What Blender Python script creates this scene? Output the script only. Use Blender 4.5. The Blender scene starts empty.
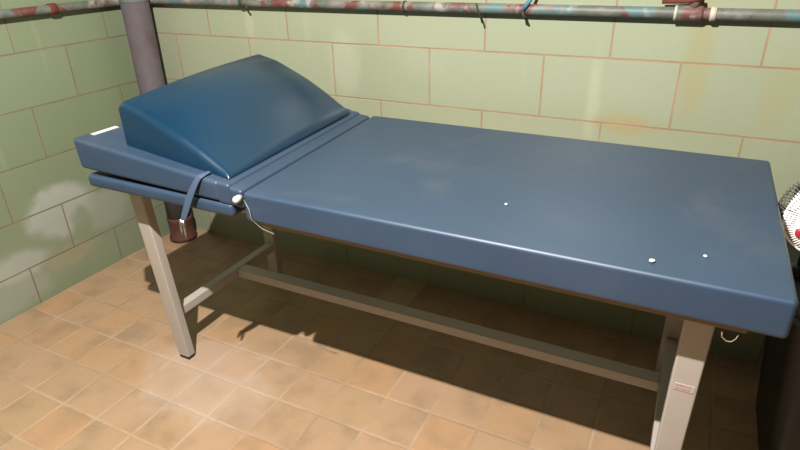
import bpy, bmesh, math, random
from mathutils import Vector, Matrix
random.seed(4)
S = bpy.context.scene
COL = S.collection

# ------------------------------------------------------------ helpers
def link(name, bm, mat, parent=None, smooth=False, recalc=True):
    if recalc:
        bmesh.ops.recalc_face_normals(bm, faces=bm.faces)
    me = bpy.data.meshes.new(name)
    bm.to_mesh(me); bm.free()
    if smooth:
        for p in me.polygons: p.use_smooth = True
    o = bpy.data.objects.new(name, me)
    me.materials.append(mat)
    COL.objects.link(o)
    if parent:
        o.parent = parent
        o.matrix_parent_inverse = parent_world(parent).inverted()
    return o

def parent_world(o):
    m = Matrix.LocRotScale(o.location, o.rotation_euler, o.scale)
    if o.parent:
        m = parent_world(o.parent) @ o.matrix_parent_inverse @ m
    return m

def empty(name, loc, label, cat, group=None):
    o = bpy.data.objects.new(name, None); COL.objects.link(o)
    o.empty_display_size = .1
    o.location = loc; tag(o, label, cat, group)
    return o

def tag(o, label, cat, group=None):
    o['label'] = label; o['category'] = cat
    if group: o['group'] = group
    return o

def struct(o):
    o['kind'] = 'structure'; return o

def box(bm, x0, x1, y0, y1, z0, z1):
    r = bmesh.ops.create_cube(bm, size=1)
    for v in r['verts']:
        v.co = Vector(((x0+x1)/2+v.co.x*(x1-x0), (y0+y1)/2+v.co.y*(y1-y0), (z0+z1)/2+v.co.z*(z1-z0)))
    return r['verts']

def hexa(bm, bot, top):
    vs = [bm.verts.new(p) for p in list(bot)+list(top)]
    for f in ((3,2,1,0),(4,5,6,7),(0,1,5,4),(1,2,6,5),(2,3,7,6),(3,0,4,7)):
        bm.faces.new([vs[i] for i in f])
    return vs

def tube(bm, pts, r, n=10, cap=True):
    pts = [Vector(p) for p in pts]
    rs = r if isinstance(r, (list, tuple)) else [r]*len(pts)
    rings = []; up = None
    for i, p in enumerate(pts):
        if i == 0: t = pts[1]-p
        elif i == len(pts)-1: t = p-pts[i-1]
        else: t = (pts[i+1]-p).normalized()+(p-pts[i-1]).normalized()
        t.normalize()
        if up is None:
            up = Vector((0,0,1)) if abs(t.z) < .9 else Vector((1,0,0))
        a = t.cross(up).normalized(); b = a.cross(t).normalized(); up = b
        rings.append([bm.verts.new(p+rs[i]*(math.cos(2*math.pi*k/n)*a+math.sin(2*math.pi*k/n)*b)) for k in range(n)])
    for A, B in zip(rings, rings[1:]):
        for k in range(n):
            bm.faces.new((A[k], A[(k+1)%n], B[(k+1)%n], B[k]))
    if cap:
        bm.faces.new(rings[0][::-1]); bm.faces.new(rings[-1])

def lathe(bm, prof, center, n=32, axis='z'):
    rings = []
    for r, h in prof:
        ring = []
        for k in range(n):
            a = 2*math.pi*k/n
            c, s = max(r, 1e-4)*math.cos(a), max(r, 1e-4)*math.sin(a)
            q = (c, s, h) if axis == 'z' else (c, h, s)
            ring.append(bm.verts.new(Vector(center)+Vector(q)))
        rings.append(ring)
    for A, B in zip(rings, rings[1:]):
        for k in range(n):
            bm.faces.new((A[k], A[(k+1)%n], B[(k+1)%n], B[k]))
    bm.faces.new(rings[0][::-1]); bm.faces.new(rings[-1])

def bevel(o, w, seg=3, angle=30):
    m = o.modifiers.new('bevel', 'BEVEL'); m.width = w; m.segments = seg
    m.limit_method = 'ANGLE'; m.angle_limit = math.radians(angle)
    for p in o.data.polygons: p.use_smooth = True
    w2 = o.modifiers.new('wn', 'WEIGHTED_NORMAL'); w2.keep_sharp = True
    return o

# ------------------------------------------------------------ materials
class NT:
    def __init__(s, name):
        s.m = bpy.data.materials.new(name); s.m.use_nodes = True
        s.t = s.m.node_tree; s.b = s.t.nodes['Principled BSDF']
        s.out = s.t.nodes['Material Output']
    def n(s, typ, **kw):
        nd = s.t.nodes.new(typ)
        for k, v in kw.items():
            if k.startswith('i_'):
                key = k[2:]
                nd.inputs[int(key) if key.isdigit() else key].default_value = v
            else: setattr(nd, k, v)
        return nd
    def l(s, a, b): s.t.links.new(a, b)
    def math(s, op, a, b=None, clamp=False):
        nd = s.n('ShaderNodeMath', operation=op, use_clamp=clamp)
        for i, x in enumerate((a, b)):
            if x is None: continue
            if isinstance(x, (int, float)): nd.inputs[i].default_value = x
            else: s.l(x, nd.inputs[i])
        return nd.outputs[0]
    def mix(s, fac, a, b, mode='MIX'):
        nd = s.n('ShaderNodeMix', data_type='RGBA', blend_type=mode)
        for i, x in ((0, fac), (6, a), (7, b)):
            if isinstance(x, (int, float)): nd.inputs[i].default_value = x
            elif isinstance(x, (tuple, list)): nd.inputs[i].default_value = (*x[:3], 1)
            else: s.l(x, nd.inputs[i])
        return nd.outputs[2]
    def noise(s, vec, scale, detail=4, rough=.55, dist=0):
        nd = s.n('ShaderNodeTexNoise'); nd.inputs['Scale'].default_value = scale
        nd.inputs['Detail'].default_value = detail; nd.inputs['Roughness'].default_value = rough
        nd.inputs['Distortion'].default_value = dist
        if vec is not None: s.l(vec, nd.inputs['Vector'])
        return nd.outputs['Fac']
    def ramp(s, fac, lo, hi):
        nd = s.n('ShaderNodeMapRange', interpolation_type='SMOOTHSTEP')
        nd.inputs['From Min'].default_value = lo; nd.inputs['From Max'].default_value = hi
        s.l(fac, nd.inputs['Value']); return nd.outputs['Result']
    def obj(s): return s.n('ShaderNodeTexCoord').outputs['Object']
    def xyz(s, v):
        nd = s.n('ShaderNodeSeparateXYZ'); s.l(v, nd.inputs[0]); return nd.outputs
    def comb(s, x, y, z=0.0):
        nd = s.n('ShaderNodeCombineXYZ')
        for i, q in enumerate((x, y, z)):
            if isinstance(q, (int, float)): nd.inputs[i].default_value = q
            else: s.l(q, nd.inputs[i])
        return nd.outputs[0]
    def bump(s, h, strength, dist=.01):
        nd = s.n('ShaderNodeBump'); nd.inputs['Strength'].default_value = strength
        nd.inputs['Distance'].default_value = dist
        s.l(h, nd.inputs['Height']); s.l(nd.outputs[0], s.b.inputs['Normal'])
    def set(s, **kw):
        for k, v in kw.items():
            i = s.b.inputs[k.replace('_', ' ')]
            if isinstance(v, (int, float)): i.default_value = v
            elif isinstance(v, (tuple, list)): i.default_value = (*v[:3], 1)
            else: s.l(v, i)

ALB = .55      # every paint is measured relative to a bright lamp, so albedos are scaled together
def srgb(r, g, b):
    f = lambda c: (c/255/12.92) if c/255 <= .04045 else ((c/255+.055)/1.055)**2.4
    return (ALB*f(r), ALB*f(g), ALB*f(b))

def plain(name, col, rough=.5, metal=0., var=.12, scale=30, spec=.5, bump=0.):
    t = NT(name); v = t.obj(); f = t.noise(v, scale)
    c = t.mix(f, tuple(x*(1-var) for x in col), tuple(min(1, x*(1+var)) for x in col))
    t.set(Base_Color=c, Roughness=rough, Metallic=metal)
    t.b.inputs['Specular IOR Level'].default_value = spec
    if bump: t.bump(f, bump, .002)
    return t.m

H = .2032; Z1 = .166
def gauss(t, a, a0, ra, b, b0, rb):
    """soft elliptical mask"""
    da = t.math('DIVIDE', t.math('SUBTRACT', a, a0), ra); db = t.math('DIVIDE', t.math('SUBTRACT', b, b0), rb)
    r2 = t.math('ADD', t.math('MULTIPLY', da, da), t.math('MULTIPLY', db, db))
    return t.math('POWER', 2.718, t.math('MULTIPLY', r2, -1.0))

def wall_mat(name, axis, u0, base, base2, mortar, stains):
    t = NT(name); v = t.obj(); o = t.xyz(v)
    u = t.math('SUBTRACT', o[axis], u0); w = t.math('SUBTRACT', o[2], Z1-H)
    nd = t.n('ShaderNodeTexBrick', offset=.5, offset_frequency=2, squash=1)
    t.l(t.comb(u, w), nd.inputs['Vector'])
    for k, x in (('Scale', 1), ('Mortar Size', .0032), ('Mortar Smooth', .25), ('Bias', 0), ('Brick Width', 2*H), ('Row Height', H)):
        nd.inputs[k].default_value = x
    nd.inputs['Color1'].default_value = (*base, 1); nd.inputs['Color2'].default_value = (*base2, 1)
    nd.inputs['Mortar'].default_value = (*base, 1)
    fine = t.noise(v, 60, 3); big = t.noise(v, 2.2, 4)
    c = t.mix(t.ramp(big, .35, .7), nd.outputs['Color'], t.mix(.5, nd.outputs['Color'], base2))
    c = t.mix(t.math('MULTIPLY', fine, .10), c, (.95, 1, .75), 'SOFT_LIGHT')
    # vertical run streaks
    st = t.noise(t.comb(t.math('MULTIPLY', o[axis], 14.0), t.math('MULTIPLY', o[2], 1.3)), 1.0, 5, .6)
    c = t.mix(t.math('MULTIPLY', t.ramp(st, .58, .8), .35), c, srgb(214, 214, 178))
    for (a, ra, b, rb, lo, hi, sc, amt, col) in stains:
        g = gauss(t, o[axis], a, ra, o[2], b, rb)
        nz = t.noise(v, sc, 5, .6, .6)
        f = t.ramp(t.math('MULTIPLY', g, t.math('ADD', nz, .45)), lo, hi)
        c = t.mix(t.math('MULTIPLY', f, amt), c, col)
    mc = t.mix(t.ramp(t.noise(v, 5, 3), .3, .7), mortar, tuple(x*.72 for x in mortar))
    c = t.mix(nd.outputs['Fac'], c, mc)
    t.set(Base_Color=c, Roughness=t.math('ADD', .30, t.math('MULTIPLY', nd.outputs['Fac'], .4)))
    h = t.math('SUBTRACT', t.math('MULTIPLY', t.noise(v, 9, 2), .25), nd.outputs['Fac'])
    t.bump(h, .5, .003)
    return t.m

GREEN, GREEN2 = srgb(176, 184, 155), srgb(183, 190, 162)
M_back = wall_mat('glazed block back', 0, 1.009-H, GREEN, GREEN2, srgb(200, 164, 128), [
    (2.27, .05, .98, .24, .35, .8, 12, .4, srgb(192, 176, 118)),
    (1.99, .03, .86, .2, .35, .95, 12, .5, srgb(212, 214, 186)),
    (1.06, .10, .90, .2, .4, .9, 8, .6, srgb(206, 208, 182)),
    (2.49, .07, .90, .16, .4, .9, 8, .4, srgb(188, 182, 128)),
    (.62, .03, 1.04, .1, .3, .8, 12, .7, srgb(206, 204, 178)),
    (2.1, .16, .78, .05, .4, .9, 9, .45, srgb(200, 172, 112)),
])
M_left = wall_mat('glazed block left', 1, -.391-H, srgb(147, 161, 128), srgb(153, 166, 136), srgb(162, 146, 118), [  # base tone lowered to stand in for weaker light on this wall
    (-.60, .17, .34, .13, .30, .60, 10, .92, srgb(206, 210, 198)),
    (-.84, .17, .19, .07, .30, .70, 12, .85, srgb(206, 210, 198)),
    (-.42, .16, .27, .10, .30, .66, 9, .75, srgb(186, 188, 168)),
    (-.53, .06, .25, .10, .36, .7, 12, .75, srgb(146, 164, 124)),
    (-.60, .17, .14, .06, .36, .78, 16, .6, srgb(194, 176, 130)),
    (-.95, .3, .08, .10, .3, .8, 12, .6, srgb(194, 198, 184)),
    (-.50, .55, .22, .22, .2, .9, 5, .35, srgb(180, 184, 164)),
])

def floor_mat():
    t = NT('quarry tile'); v = t.obj(); o = t.xyz(v); P = .1558
    u = t.math('DIVIDE', t.math('SUBTRACT', o[0], .6301), P); w = t.math('DIVIDE', t.math('ADD', o[1], .5268), P)
    fu, fw = t.math('FRACT', u), t.math('FRACT', w)
    du = t.math('ABSOLUTE', t.math('SUBTRACT', fu, .5)); dw = t.math('ABSOLUTE', t.math('SUBTRACT', fw, .5))
    wob = t.math('MULTIPLY', t.math('SUBTRACT', t.noise(v, 25, 3), .5), .02)
    ed = t.math('ADD', t.math('MAXIMUM', du, dw), wob)
    g = t.ramp(ed, .455, .49)
    wn = t.n('ShaderNodeTexWhiteNoise', noise_dimensions='2D')
    t.l(t.comb(t.math('FLOOR', u), t.math('FLOOR', w)), wn.inputs['Vector'])
    rnd = wn.outputs['Value']; rc = t.xyz(wn.outputs['Color'])
    c = t.mix(rnd, srgb(214, 176, 142), srgb(207, 172, 134))
    c = t.mix(t.ramp(rc[1], .55, 1), c, srgb(217, 172, 130))
    # dark burnt patch drifting inside each tile
    off = t.n('ShaderNodeVectorMath', operation='ADD'); t.l(v, off.inputs[0]); t.l(wn.outputs['Color'], off.inputs[1])
    burn = t.ramp(t.noise(off.outputs[0], 8, 2, .5), .42, .75)
    c = t.mix(t.math('MULTIPLY', burn, .62), c, srgb(170, 144, 114))
    sp = t.noise(v, 90, 4, .7)
    c = t.mix(t.math('MULTIPLY', t.ramp(sp, .45, .8), .35), c, srgb(226, 194, 158))
    # pale worn dusty zone by the foot of the table
    dust = t.math('ADD', gauss(t, o[0], .98, .34, o[1], -.86, .26), t.math('MULTIPLY', gauss(t, o[0], .25, .35, o[1], -.75, .4), .4))
    dn = t.noise(v, 7, 5, .65, .4)
    df = t.ramp(t.math('MULTIPLY', dust, t.math('ADD', dn, .3)), .34, .66)
    rim = t.ramp(ed, .25, .48)
    c = t.mix(t.math('MULTIPLY', df, t.math('ADD', .42, t.math('MULTIPLY', rim, .2))), c, srgb(230, 204, 184))
    # one paler rectangle near the back wall
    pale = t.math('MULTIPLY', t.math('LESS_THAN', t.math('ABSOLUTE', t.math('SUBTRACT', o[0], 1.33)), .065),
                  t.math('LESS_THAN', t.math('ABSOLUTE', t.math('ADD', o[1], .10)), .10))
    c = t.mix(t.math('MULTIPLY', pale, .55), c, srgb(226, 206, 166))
    gn = t.ramp(t.noise(v, 4, 4), .35, .65)
    gc = t.mix(gn, srgb(222, 192, 160), srgb(186, 156, 126))
    gc = t.mix(t.math('MULTIPLY', df, .6), gc, srgb(236, 214, 194))
    c = t.mix(t.math('MULTIPLY', g, t.math('ADD', .35, t.math('MULTIPLY', t.ramp(t.noise(v, 10, 3), .35, .6), .5))), c, gc)
    t.set(Base_Color=c, Roughness=t.math('ADD', .42, t.math('MULTIPLY', g, .3)))
    t.bump(t.math('SUBTRACT', t.math('MULTIPLY', t.noise(v, 30, 3), .3), g), .5, .002)
    return t.m
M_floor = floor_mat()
M_ceil = plain('painted ceiling', srgb(60, 56, 52), .9, scale=8)
M_plain_wall = plain('painted block', srgb(62, 62, 56), .6, scale=8)

def vinyl(name, col, rough, scuff=0., spec=.5, tint=None):
    t = NT(name); v = t.obj()
    f = t.noise(v, 6, 5, .6); grain = t.n('ShaderNodeTexVoronoi', i_Scale=420.0); t.l(v, grain.inputs['Vector'])
    c = t.mix(t.ramp(f, .3, .75), col, tint or tuple(x*1.12 for x in col))
    if scuff:
        s1 = t.ramp(t.noise(v, 2.0, 6, .65, .8), .5, .75)
        c = t.mix(t.math('MULTIPLY', s1, scuff), c, srgb(108, 112, 122))
        s2 = t.ramp(t.noise(v, 10, 3, .5, .4), .66, .78)
        c = t.mix(t.math('MULTIPLY', s2, scuff*.8), c, tuple(x*.72 for x in col))
    r = t.math('ADD', rough, t.math('MULTIPLY', t.math('SUBTRACT', f, .5), .18))
    t.set(Base_Color=c, Roughness=r); t.b.inputs['Specular IOR Level'].default_value = spec
    if scuff: t.bump(grain.outputs['Distance'], .04, .0006)
    return t.m
M_vinyl = vinyl('blue vinyl', srgb(56, 78, 104), .44, .4, .5)
M_wedge = vinyl('teal blue vinyl', srgb(11, 55, 84), .30, 0., .5)
M_web = vinyl('blue webbing', srgb(76, 96, 126), .6)
M_steel = plain('beige enamel steel', srgb(214, 204, 194), .42, var=.06)
M_wood = plain('plywood edge', srgb(168, 142, 104), .7, var=.2, scale=60)
M_chrome = plain('nickel', srgb(205, 200, 190), .25, .9)
M_white = plain('white plastic', srgb(238, 238, 234), .5, var=.03)
M_paper = plain('white paper label', srgb(232, 232, 226), .7, var=.03)
M_black = plain('black rubber', srgb(24, 22, 22), .7)
M_blackp = plain('black plastic', srgb(20, 17, 17), .5)
M_clear = plain('pale nylon cord', srgb(168, 172, 150), .4)
M_rust = plain('rusty clamp', srgb(120, 52, 40), .8, var=.4, scale=60)
M_darkgreen = plain('dark clamp', srgb(58, 62, 50), .7, var=.3)
M_teal = plain('blue plastic tie', srgb(66, 134, 160), .5)
M_offwhite = plain('off-white tape', srgb(222, 214, 196), .6, var=.08)
M_red = plain('red badge', srgb(205, 52, 72), .4)

def cast_pipe():
    t = NT('painted drain pipe'); v = t.obj(); o = t.xyz(v)
    f = t.noise(v, 40, 4, .65); f2 = t.noise(v, 6, 4)
    c = t.mix(f, srgb(96, 88, 92), srgb(120, 110, 114)); c = t.mix(t.ramp(f2, .5, .75), c, srgb(100, 84, 84))
    t.set(Base_Color=c, Roughness=.8); t.bump(f, .3, .002); return t.m
M_drain = cast_pipe()
M_collar = plain('blue grey collar paint', srgb(128, 138, 134), .6, var=.2, scale=25)
M_basepaint = plain('rust red paint', srgb(104, 62, 48), .75, var=.45, scale=40)
M_basepaint2 = plain('rust red flange', srgb(128, 74, 58), .75, var=.45, scale=40)

def patch_pipe():
    t = NT('flaking pipe paint'); v = t.obj(); o = t.xyz(v)
    n1 = t.noise(v, 7, 4, .6, .5); n2 = t.noise(v, 5.3, 3, .5, .3); n3 = t.noise(v, 16, 4, .6, .4)
    c = t.mix(t.ramp(n3, .35, .65), srgb(110, 116, 104), srgb(150, 146, 138))
    c = t.mix(t.ramp(n1, .52, .60), c, srgb(128, 74, 66))
    sh = t.n('ShaderNodeVectorMath', operation='ADD'); t.l(v, sh.inputs[0]); sh.inputs[1].default_value = (3.1, 1.7, 9.2)
    n4 = t.noise(sh.outputs[0], 8, 4, .6, .5)
    c = t.mix(t.ramp(n4, .54, .62), c, srgb(104, 138, 140))
    sh2 = t.n('ShaderNodeVectorMath', operation='ADD'); t.l(v, sh2.inputs[0]); sh2.inputs[1].default_value = (7.7, 4.1, 2.2)
    c = t.mix(t.ramp(t.noise(sh2.outputs[0], 9, 4, .6), .58, .66), c, srgb(184, 176, 166))
    t.set(Base_Color=c, Roughness=.55); t.bump(n3, .4, .003); return t.m
M_pipe = patch_pipe()

# ------------------------------------------------------------ room
RX, RY, RZ = 5.2, -5.4, 2.75
def slab(name, *a, mat):
    bm = bmesh.new(); box(bm, *a); return struct(link(name, bm, mat))
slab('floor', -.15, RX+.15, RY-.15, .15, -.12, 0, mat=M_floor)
slab('wall_back', -.15, RX+.15, 0, .15, 0, RZ, mat=M_back)
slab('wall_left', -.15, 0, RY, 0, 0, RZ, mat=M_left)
slab('wall_right', RX, RX+.15, RY, 0, 0, RZ, mat=M_plain_wall)
slab('wall_front', -.15, RX+.15, RY-.15, RY, 0, RZ, mat=M_plain_wall)
slab('ceiling', -.15, RX+.15, RY-.15, .15, RZ, RZ+.1, mat=M_ceil)

# ------------------------------------------------------------ pipes
wp = empty('water_pipe', (1.3, -.024, 1.119), 'narrow horizontal pipe with flaking red, teal and grey paint running along both walls', 'pipe')
PZ, PD, PR = 1.119, .024, .016
pts = [(PD, -3.0, PZ)]
for k in range(40): pts.append((PD, -3.0+2.9*(k+1)/40, PZ))
for k in range(1, 9):
    a = math.pi/2*k/9
    pts.append((PD+.076*(1-math.cos(a)), -.1+.076*math.sin(a), PZ))
for k in range(60): pts.append((.1+(RX-.12)*k/60, -PD, PZ))
bm = bmesh.new(); tube(bm, pts, PR, 16); link('pipe_run', bm, M_pipe, wp, True)
def ring(name, x, y, along, r, w, mat):
    bm = bmesh.new()
    d = Vector((1, 0, 0)) if along == 'x' else Vector((0, 1, 0))
    c = Vector((x, y, PZ))
    tube(bm, [c-d*w, c-d*w*.85, c+d*w*.85, c+d*w], [r*.9, r, r, r*.9], 18)
    return link(name, bm, mat, wp, True)
ring('coupling', PD, -.42, 'y', .0205, .016, M_rust)
ring('coupling', 2.225, -PD, 'x', .0205, .035, M_pipe)
ring('pipe_clamp', .62, -PD, 'x', .0195, .008, M_darkgreen)
ring('tape_band', 2.19, -PD, 'x', .0210, .004, M_offwhite)
ring('tape_band', 2.285, -PD, 'x', .0195, .008, M_offwhite)
ring('pipe_clamp', 1.335, -PD, 'x', .0185, .004, M_darkgreen)
# valve body above the coupling
bm = bmesh.new(); tube(bm, [(2.235, -PD, PZ+.01), (2.235, -PD, PZ+.045), (2.235, -PD, PZ+.09)], [.014, .014, .012], 14)
link('branch_tee', bm, M_pipe, wp, True)
bm = bmesh.new(); tube(bm, [(2.15, -.03, PZ+.030), (2.22, -.034, PZ+.034), (2.255, -.034, PZ+.040)], [.006, .008, .006], 10)
link('valve_lever', bm, M_rust, wp, True)
# hooks and the blue tie
bm = bmesh.new(); tube(bm, [(1.60, -.045, PZ+.016), (1.605, -.047, PZ), (1.612, -.04, PZ-.02), (1.618, -.03, PZ-.045)], .0028, 8)
link('hook', bm, M_darkgreen, wp, True)
bm = bmesh.new(); tube(bm, [(.645, -.046, PZ-.004), (.655, -.045, PZ-.018), (.655, -.038, PZ-.026)], .004, 8)
link('hook', bm, M_darkgreen, wp, True)
bm = bmesh.new()
tube(bm, [(1.785, -.03, PZ+.05), (1.775, -.038, PZ+.03), (1.762, -.0435, PZ+.012), (1.752, -.0435, PZ-.004)], [.0045, .0055, .007, .004], 10)
link('cable_tie', bm, M_teal, wp, True)
bm = bmesh.new(); tube(bm, [(1.752, -.0435, PZ-.002), (1.757, -.043, PZ-.018), (1.765, -.036, PZ-.030)], [.004, .006, .003], 10)
link('hook', bm, M_darkgreen, wp, True)

dp = empty('drain_pipe', (.1, -.1, 0), 'thick grey vertical pipe standing in the corner of the room', 'pipe')
bm = bmesh.new(); lathe(bm, [(.057, .06), (.057, 1.13)], (.1, -.1, 0), 40); link('pipe_run', bm, M_drain, dp, True)
o = None
bm = bmesh.new(); lathe(bm, [(.057, 1.118), (.0585, 1.122), (.0585, 1.19), (.057, 1.20), (.057, RZ)], (.1, -.1, 0), 40)
o = link('collar', bm, M_collar, dp, True); o['label'] = 'blue grey painted collar'
bm = bmesh.new(); lathe(bm, [(.066, 0), (.066, .018), (.0585, .03), (.0585, .10), (.061, .105), (.061, .12), (.057, .125)], (.1, -.1, 0), 40)
o = link('pipe_base', bm, M_basepaint, dp, True); o['label'] = 'rust red pipe base'

# ------------------------------------------------------------ examination table
T = empty('examination_table', (1.63, -.585, 0), 'long padded blue vinyl treatment table on a beige steel frame along the wall', 'table')
YF, YB = -.951, -.2205
# main mattress
bm = bmesh.new()
hexa(bm, [(1.342, YF, .707), (2.486, YF, .707), (2.486, YB, .707), (1.300, YB, .707)], [(1.342, YF, .784), (2.486, YF, .784), (2.486, YB, .784), (1.300, YB, .784)])
for e in [e for e in bm.edges if abs(e.verts[0].co.z-e.verts[1].co.z) > .05 and e.verts[0].co.x > 2]:
    bmesh.ops.bevel(bm, geom=[e], offset=.010, segments=4, affect='EDGES', profile=.5)
bevel(link('mattress', bm, M_vinyl, T), .020, 5, 40)
# thin base cushion below the headrest
bm = bmesh.new(); box(bm, .762, 1.299, YF+.002, YB-.002, .704, .7425)
bevel(link('base_cushion', bm, M_vinyl, T), .013, 4, 40)
# tilted headrest panel
s = (.792-.847)/(1.335-.768)
ztop = lambda x: .847+s*(x-.768)
bm = bmesh.new()
x0, x1, xq = .746, 1.266, 1.228
zb = lambda x: .759+(.742-.759)*(x-.768)/(1.335-.768)
hexa(bm, [(x0+.006, YF, zb(x0)), (x1, YF, zb(x1)), (xq, -.235, zb(xq)), (x0+.006, -.235, zb(x0))],
         [(x0, YF, ztop(x0)), (x1, YF, ztop(x1)), (xq, -.235, ztop(xq)), (x0, -.235, ztop(x0))])
bevel(link('headrest', bm, M_vinyl, T), .011, 4, 40)
# rolled hinge strips between headrest and mattress
SK = -.040
for a, b, zz in ((1.255, 1.300, .000), (1.294, 1.338, -.006)):
    bm = bmesh.new()
    hexa(bm, [(a, YF+.003, zb(a)-.004), (b, YF+.003, zb(b)-.006), (b+SK, -.235, zb(b)-.006), (a+SK, -.235, zb(a)-.004)],
             [(a, YF+.003, ztop(a)+zz), (b, YF+.003, ztop(b)+zz), (b+SK, -.235, ztop(b)+zz), (a+SK, -.235, ztop(a)+zz)])
    bevel(link('hinge_strip', bm, M_vinyl, T), .0095, 4, 40)
# headrest support prop under the raised panel
bm = bmesh.new(); box(bm, .90, 1.20, -.75, -.40, .742, .760); link('headrest_board', bm, M_wood, T)
# board under the cushions
bm = bmesh.new(); box(bm, 1.37, 2.430, YF+.018, YB-.018, .693, .7065); bevel(link('board', bm, M_wood, T), .002, 2)
# legs: rectangular tubes, leaning slightly inward to the foot
def leg(xb, yb, xt, yt, w=.053, d=.032):
    bm = bmesh.new()
    q = lambda x, y, z, w, d: [(x-w/2, y-d/2, z), (x+w/2, y-d/2, z), (x+w/2, y+d/2, z), (x-w/2, y+d/2, z)]
    hexa(bm, q(xb, yb, .012, w*.94, d), q(xt, yt, .692, w, d))
    o = bevel(link('leg', bm, M_steel, T), .004, 2)
    bm = bmesh.new(); hexa(bm, q(xb, yb, 0, w*.8, d*.8), q(xb, yb, .014, w*.86, d*.86))
    link('rubber_foot', bm, M_black, o)
    return o
leg(.820, -.797, .842, -.855)
rl = leg(2.366, -.795, 2.361, -.862)
leg(.806, -.255, .806, -.262)
leg(2.350, -.255, 2.345, -.262)
# frame rails
def rail(name, *a):
    bm = bmesh.new(); box(bm, *a); return bevel(link(name, bm, M_steel, T), .003, 2)
rail('top_rail', .79, 2.39, -.858, -.842, .672, .690)
rail('top_rail', .79, 2.39, -.276, -.252, .652, .690)
rail('side_rail', .795, .825, -.842, -.276, .652, .690)
rail('side_rail', 2.335, 2.365, -.842, -.276, .652, .690)
rail('side_stretcher', .795, .829, -.795, -.250, .172, .205)
rail('side_stretcher', 2.334, 2.368, -.795, -.250, .172, .205)
rail('long_stretcher', .829, 2.334, -.500, -.452, .170, .203)
# strap hanging over the front edge of the headrest
bm = bmesh.new()
path = [(1.222, -.925, .811), (1.220, -.940, .809), (1.214, -.952, .805), (1.202, -.959, .790), (1.178, -.968, .745), (1.160, -.972, .705), (1.147, -.975, .680)]
prev = None
for k, q in enumerate(path):
    wv = (.006, .007, .0075, .009, .0105, .010, .007)[k]
    q = Vector(q); dirv = (Vector(path[min(k+1, len(path)-1)])-Vector(path[max(k-1, 0)])).normalized()
    side = Vector((1, 0, 0)); side = (side-dirv*side.dot(dirv)).normalized(); nrm = dirv.cross(side)
    if nrm.z < 0 and nrm.y > 0: nrm = -nrm
    ring_ = [bm.verts.new(q+side*a*wv+nrm*b*.0013) for a, b in ((-1, -1), (1, -1), (1, 1), (-1, 1))]
    if prev:
        for i in range(4): bm.faces.new((prev[i], prev[(i+1)%4], ring_[(i+1)%4], ring_[i]))
    else: bm.faces.new(ring_[::-1])
    prev = ring_
bm.faces.new(prev)
st = bevel(link('strap', bm, M_web, T), .0006, 1); st['label'] = 'pale blue strap with metal tips'
m = st.modifiers.new('sub', 'SUBSURF'); m.levels = 2; m.render_levels = 2
for dx, dz in ((-.006, -.024), (.005, -.034)):
    bm = bmesh.new(); tube(bm, [(1.147+dx*.7, -.975, .684), (1.146+dx, -.976, .662), (1.145+dx*1.2, -.976, .664+dz)], [.0042, .0042, .003], 10)
    link('metal_tip', bm, M_chrome, st, True)
# white cap at the hinge and the cord below it
bm = bmesh.new(); lathe(bm, [(.002, -.968), (.006, -.967), (.009, -.962), (.009, -.945)], (1.330, 0, .766), 20, 'y')
o = link('hinge_cap', bm, M_white, T, True); o['label'] = 'round white hinge cap'
bm = bmesh.new(); tube(bm, [(1.352, -.958, .770), (1.368, -.962, .748), (1.372, -.963, .722), (1.395, -.955, .698), (1.425, -.95, .688)], [.0005, .0011, .0005, .0008, .0014], 8)
o = link('nylon_cord', bm, M_clear, T, True)
# white sticker at the head
bm = bmesh.new()
c = [(.762, -.902), (.762, -.817), (.778, -.817), (.778, -.902)]
hexa(bm, [(x, y, ztop(x)-.0005) for x, y in c], [(x, y, ztop(x)+.0012) for x, y in c])
o = link('sticker', bm, M_paper, T); o['label'] = 'small white paper sticker'
# faded sticker on the right front leg
def faded():
    t = NT('faded leg sticker'); v = t.obj(); o = t.xyz(v)
    u = t.math('SUBTRACT', o[0], 2.362); w = t.math('SUBTRACT', o[2], .487)
    rows = t.math('LESS_THAN', t.math('ABSOLUTE', t.math('SUBTRACT', t.math('ABSOLUTE', w), .0045)), .0028)
    mid = t.math('LESS_THAN', t.math('ABSOLUTE', u), .0145)
    nz = t.ramp(t.noise(t.comb(t.math('MULTIPLY', u, 260.0), t.math('MULTIPLY', w, 160.0)), 1, 2), .35, .55)
    c = t.mix(t.math('MULTIPLY', t.math('MULTIPLY', rows, mid), t.math('MULTIPLY', nz, .6)), srgb(226, 214, 206), srgb(214, 110, 122))
    t.set(Base_Color=c, Roughness=.5); return t.m
yl = lambda z: -.795+(-.862+.795)*(z-.012)/.68-.016
bm = bmesh.new()
hexa(bm, [(2.3445, yl(.478)-.0012, .478), (2.382, yl(.478)-.0012, .478), (2.382, yl(.478)+.001, .478), (2.3445, yl(.478)+.001, .478)],
         [(2.3445, yl(.496)-.0012, .496), (2.382, yl(.496)-.0012, .496), (2.382, yl(.496)+.001, .496), (2.3445, yl(.496)+.001, .496)])
o = link('sticker', bm, faded(), rl); o['label'] = 'faded white sticker with red print'
# little bracket under the foot end
bm = bmesh.new(); tube(bm, [(2.392, -.935, .691), (2.394, -.935, .678), (2.402, -.935, .671), (2.410, -.935, .672), (2.416, -.935, .680), (2.418, -.935, .691)], .0011, 8)
link('bracket', bm, M_wood, T, True)

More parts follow.
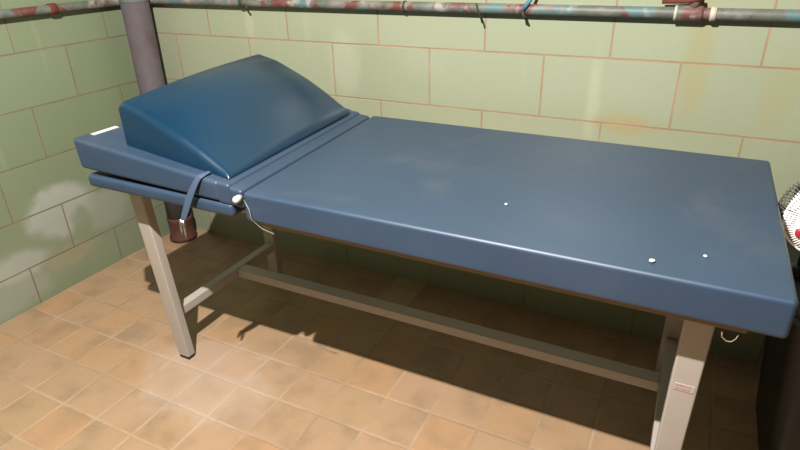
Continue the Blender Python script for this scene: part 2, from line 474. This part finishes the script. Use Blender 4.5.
# ------------------------------------------------------------ wedge pillow
def wedge():
    bm = bmesh.new()
    edge = [(0, .118), (.05, .121), (.24, .108), (.4, .088), (.58, .068), (.75, .046), (.886, .026), (.96, .016), (1, .011)]
    def E(s_):
        for (a, ha), (b, hb) in zip(edge, edge[1:]):
            if s_ <= b: return ha+(hb-ha)*(s_-a)/(b-a)
        return edge[-1][1]
    def knots(n, e):
        c = [e*(1-math.cos(math.pi/2*k/5)) for k in range(6)]
        m = [e+(1-2*e)*k/n for k in range(1, n)]
        return c+m+[1-q for q in c[::-1]]
    X0, X1 = .908, 1.282
    KS, KT = knots(44, .05), knots(48, .035)
    RR = .018
    top, bot = [], []
    for si in KS:
        r1, r2 = [], []
        for tj in KT:
            x = X0-.030*tj+(X1-.004*tj-X0)*si; w0 = -.903-.020*si; w1 = -.282
            y = w0+(w1-w0)*tj
            bul = math.sin(math.pi*tj)*(.004+.040*math.sin(math.pi*si)**1.25)+.022*tj*(1-si)+.012*tj*math.sin(math.pi*si)
            h = E(si)+bul
            rr = min(RR, h*.9); drop = 0
            for d in (si*(X1-X0), (1-si)*(X1-X0), tj*.61, (1-tj)*.61):
                q = max(0, 1-d/RR)
                drop = math.sqrt(min(1, drop*drop+(1-math.sqrt(max(0, 1-q*q)))**2))
            r1.append(bm.verts.new((x, y, ztop(x)+.001+h-rr*drop)))
            r2.append(bm.verts.new((x, y, ztop(x)+.001)))
        top.append(r1); bot.append(r2)
    n, m = len(KS)-1, len(KT)-1
    for i in range(n):
        for j in range(m):
            bm.faces.new((top[i][j], top[i+1][j], top[i+1][j+1], top[i][j+1]))
            bm.faces.new((bot[i][j+1], bot[i+1][j+1], bot[i+1][j], bot[i][j]))
    def side(T_, B_):
        for a in range(len(T_)-1): bm.faces.new((T_[a], T_[a+1], B_[a+1], B_[a]))
    side([q[0] for q in top], [q[0] for q in bot]); side([q[-1] for q in top], [q[-1] for q in bot])
    side(top[0], bot[0]); side(top[-1], bot[-1])
    bmesh.ops.recalc_face_normals(bm, faces=bm.faces)
    for e in bm.edges:
        if len(e.link_faces) == 2 and e.calc_face_angle() > math.radians(60): e.smooth = False
    o = link('wedge_pillow', bm, M_wedge, None, True)
    return tag(o, 'glossy teal blue wedge cushion lying on the raised head end of the table', 'cushion')
wedge()

# ------------------------------------------------------------ crumbs on the mattress
def chip(x, y, r, label):
    bm = bmesh.new(); bmesh.ops.create_icosphere(bm, subdivisions=2, radius=r)
    for v in bm.verts:
        v.co *= random.uniform(.8, 1.15); v.co.z *= .6; v.co += Vector((x, y, .784+r*.5))
    tag(link('plaster_chip', bm, M_white, None, True), label, 'chip')
chip(2.260, -.908, .0058, 'white plaster chip near the front edge of the blue mattress, brightest of the three')
chip(2.346, -.849, .0040, 'small white plaster chip on the mattress closest to its right end')
chip(1.944, -.769, .0042, 'flat white chip near the middle of the blue mattress')

# ------------------------------------------------------------ bin and fan past the foot of the table
bn = empty('waste_bin', (2.77, -.36, 0), 'black plastic bin in the shadow past the right end of the table', 'bin')
def rrect(cx, cy, w, d, z, r=.05, n=5):
    o_ = []
    for qx, qy, a0 in ((1, 1, 0), (-1, 1, 90), (-1, -1, 180), (1, -1, 270)):
        for k in range(n+1):
            a = math.radians(a0+90*k/n); o_.append((cx+qx*(w/2-r)+r*math.cos(a), cy+qy*(d/2-r)+r*math.sin(a), z))
    return o_
def loft(name, secs, mat, parent):
    bm = bmesh.new(); R_ = [[bm.verts.new(p) for p in s_] for s_ in secs]
    for A, B in zip(R_, R_[1:]):
        for k in range(len(A)): bm.faces.new((A[k], A[(k+1)%len(A)], B[(k+1)%len(A)], B[k]))
    bm.faces.new(R_[0][::-1]); bm.faces.new(R_[-1])
    return bevel(link(name, bm, mat, parent), .004, 2)
loft('body', [rrect(2.77, -.36, .30, .36, 0), rrect(2.77, -.36, .41, .46, .535)], M_blackp, bn)
loft('lid', [rrect(2.77, -.36, .44, .49, .53), rrect(2.77, -.36, .44, .49, .55), rrect(2.77, -.36, .40, .45, .56)], M_blackp, bn)

M_wire_lit = plain('lit guard wire', (.9, .9, .89), .25, .15, var=.02)  # white raised so the front wires carry painted glare
M_blade = plain('white fan blade', (.9, .9, .89), .4, var=.02)
FC = Vector((2.589, -.46, .746))
M_wire_shaded = plain('shaded guard wire', srgb(128, 124, 120), .4, .2, var=.05)  # same guard in grey: shade painted onto the wires that curve back
fn = empty('electric_fan', (2.589, -.39, .560), 'round wire guard fan with white blades and small red badge standing on the black bin', 'fan')
bm = bmesh.new(); lathe(bm, [(.036, .5605), (.036, .567), (.028, .577), (.016, .583)], (FC.x, FC.y+.07, 0), 32)
link('base', bm, M_blackp, fn, True)
bm = bmesh.new(); tube(bm, [(FC.x, FC.y+.07, .575), (FC.x, FC.y+.07, FC.z)], .012, 14); link('pole', bm, M_blackp, fn, True)
bm = bmesh.new(); lathe(bm, [(.03, .135), (.052, .12), (.055, .05), (.03, .045)], FC, 28, 'y'); link('motor', bm, M_blackp, fn, True)
prof = [(.024, -.045), (.05, -.045), (.068, -.043), (.084, -.037)]
side = [(.084, -.037), (.092, -.022), (.096, .0)]
back = [(.096, 0), (.092, .025), (.078, .038), (.05, .046)]
def guard(name, prof, n, r, mat=None):
    bm = bmesh.new()
    for k in range(n):
        a = 2*math.pi*k/n
        tube(bm, [FC+Vector((q*math.cos(a), h, q*math.sin(a))) for q, h in prof], r, 5)
    for q, h in (prof[0], prof[-1]):
        tube(bm, [FC+Vector((q*math.cos(2*math.pi*k/48), h, q*math.sin(2*math.pi*k/48))) for k in range(49)], r*1.5, 6, False)
    return link(name, bm, mat or M_wire_lit, fn, True)
guard('front_guard', prof, 80, .0017); guard('side_guard', side, 90, .0012, M_wire_shaded); guard('back_guard', back, 60, .0011, M_wire_shaded)
bm = bmesh.new(); lathe(bm, [(.011, -.044), (.012, -.050), (.009, -.053)], FC+Vector((-.046, 0, -.030)), 28, 'y'); o = link('badge', bm, M_red, fn, True); o['label'] = 'round red badge on the guard'
bm = bmesh.new(); lathe(bm, [(.030, .03), (.030, -.012), (.018, -.02)], FC, 28, 'y'); link('hub', bm, M_blade, fn, True)
for b in range(5):
    bm = bmesh.new(); a0 = 2*math.pi*b/5; rows = []
    for i in range(7):
        q = .028+.052*i/6; half = math.radians(30)*(1 if i else .6)
        rows.append([(q, a0-half+2*half*j/8, .012-.028*j/8) for j in range(9)])
    for th in (0, .002):
        pass
    A = [[bm.verts.new(FC+Vector((q*math.cos(a), h, q*math.sin(a)))) for q, a, h in r] for r in rows]
    B = [[bm.verts.new(FC+Vector((q*math.cos(a), h+.002, q*math.sin(a)))) for q, a, h in r] for r in rows]
    for i in range(6):
        for j in range(8):
            bm.faces.new((A[i][j], A[i+1][j], A[i+1][j+1], A[i][j+1])); bm.faces.new((B[i][j+1], B[i+1][j+1], B[i+1][j], B[i][j]))
    per = [(0, j) for j in range(8)]+[(i, 8) for i in range(6)]+[(6, j) for j in range(8, 0, -1)]+[(i, 0) for i in range(6, 0, -1)]
    for k in range(len(per)):
        (i, j), (i2, j2) = per[k], per[(k+1)%len(per)]
        bm.faces.new((A[i][j], A[i2][j2], B[i2][j2], B[i][j]))
    link('blade', bm, M_blade, fn, True)

# ------------------------------------------------------------ light
ld = bpy.data.lights.new('ceiling_bulb', 'POINT'); ld.energy = 455; ld.shadow_soft_size = .014; ld.color = (1, .95, .885)
lo = bpy.data.objects.new('ceiling_bulb', ld); lo.location = (1.69, -1.81, 2.2); COL.objects.link(lo)
w = bpy.data.worlds.new('World'); S.world = w; w.use_nodes = True
w.node_tree.nodes['Background'].inputs[0].default_value = (.5, .6, .7, 1); w.node_tree.nodes['Background'].inputs[1].default_value = .0

# ------------------------------------------------------------ camera
cd = bpy.data.cameras.new('camera'); co = bpy.data.objects.new('camera', cd); COL.objects.link(co)
cd.sensor_width = 36; cd.lens = 577.3/800*36; cd.clip_start = .02
co.location = (2.2693, -1.9244, 1.3158); co.rotation_euler = (1.1162, .0230, .4632)
S.camera = co
S.view_settings.view_transform = 'Standard'; S.view_settings.look = 'None'
S.view_settings.exposure = 0; S.view_settings.gamma = 1; S.view_settings.use_curve_mapping = False
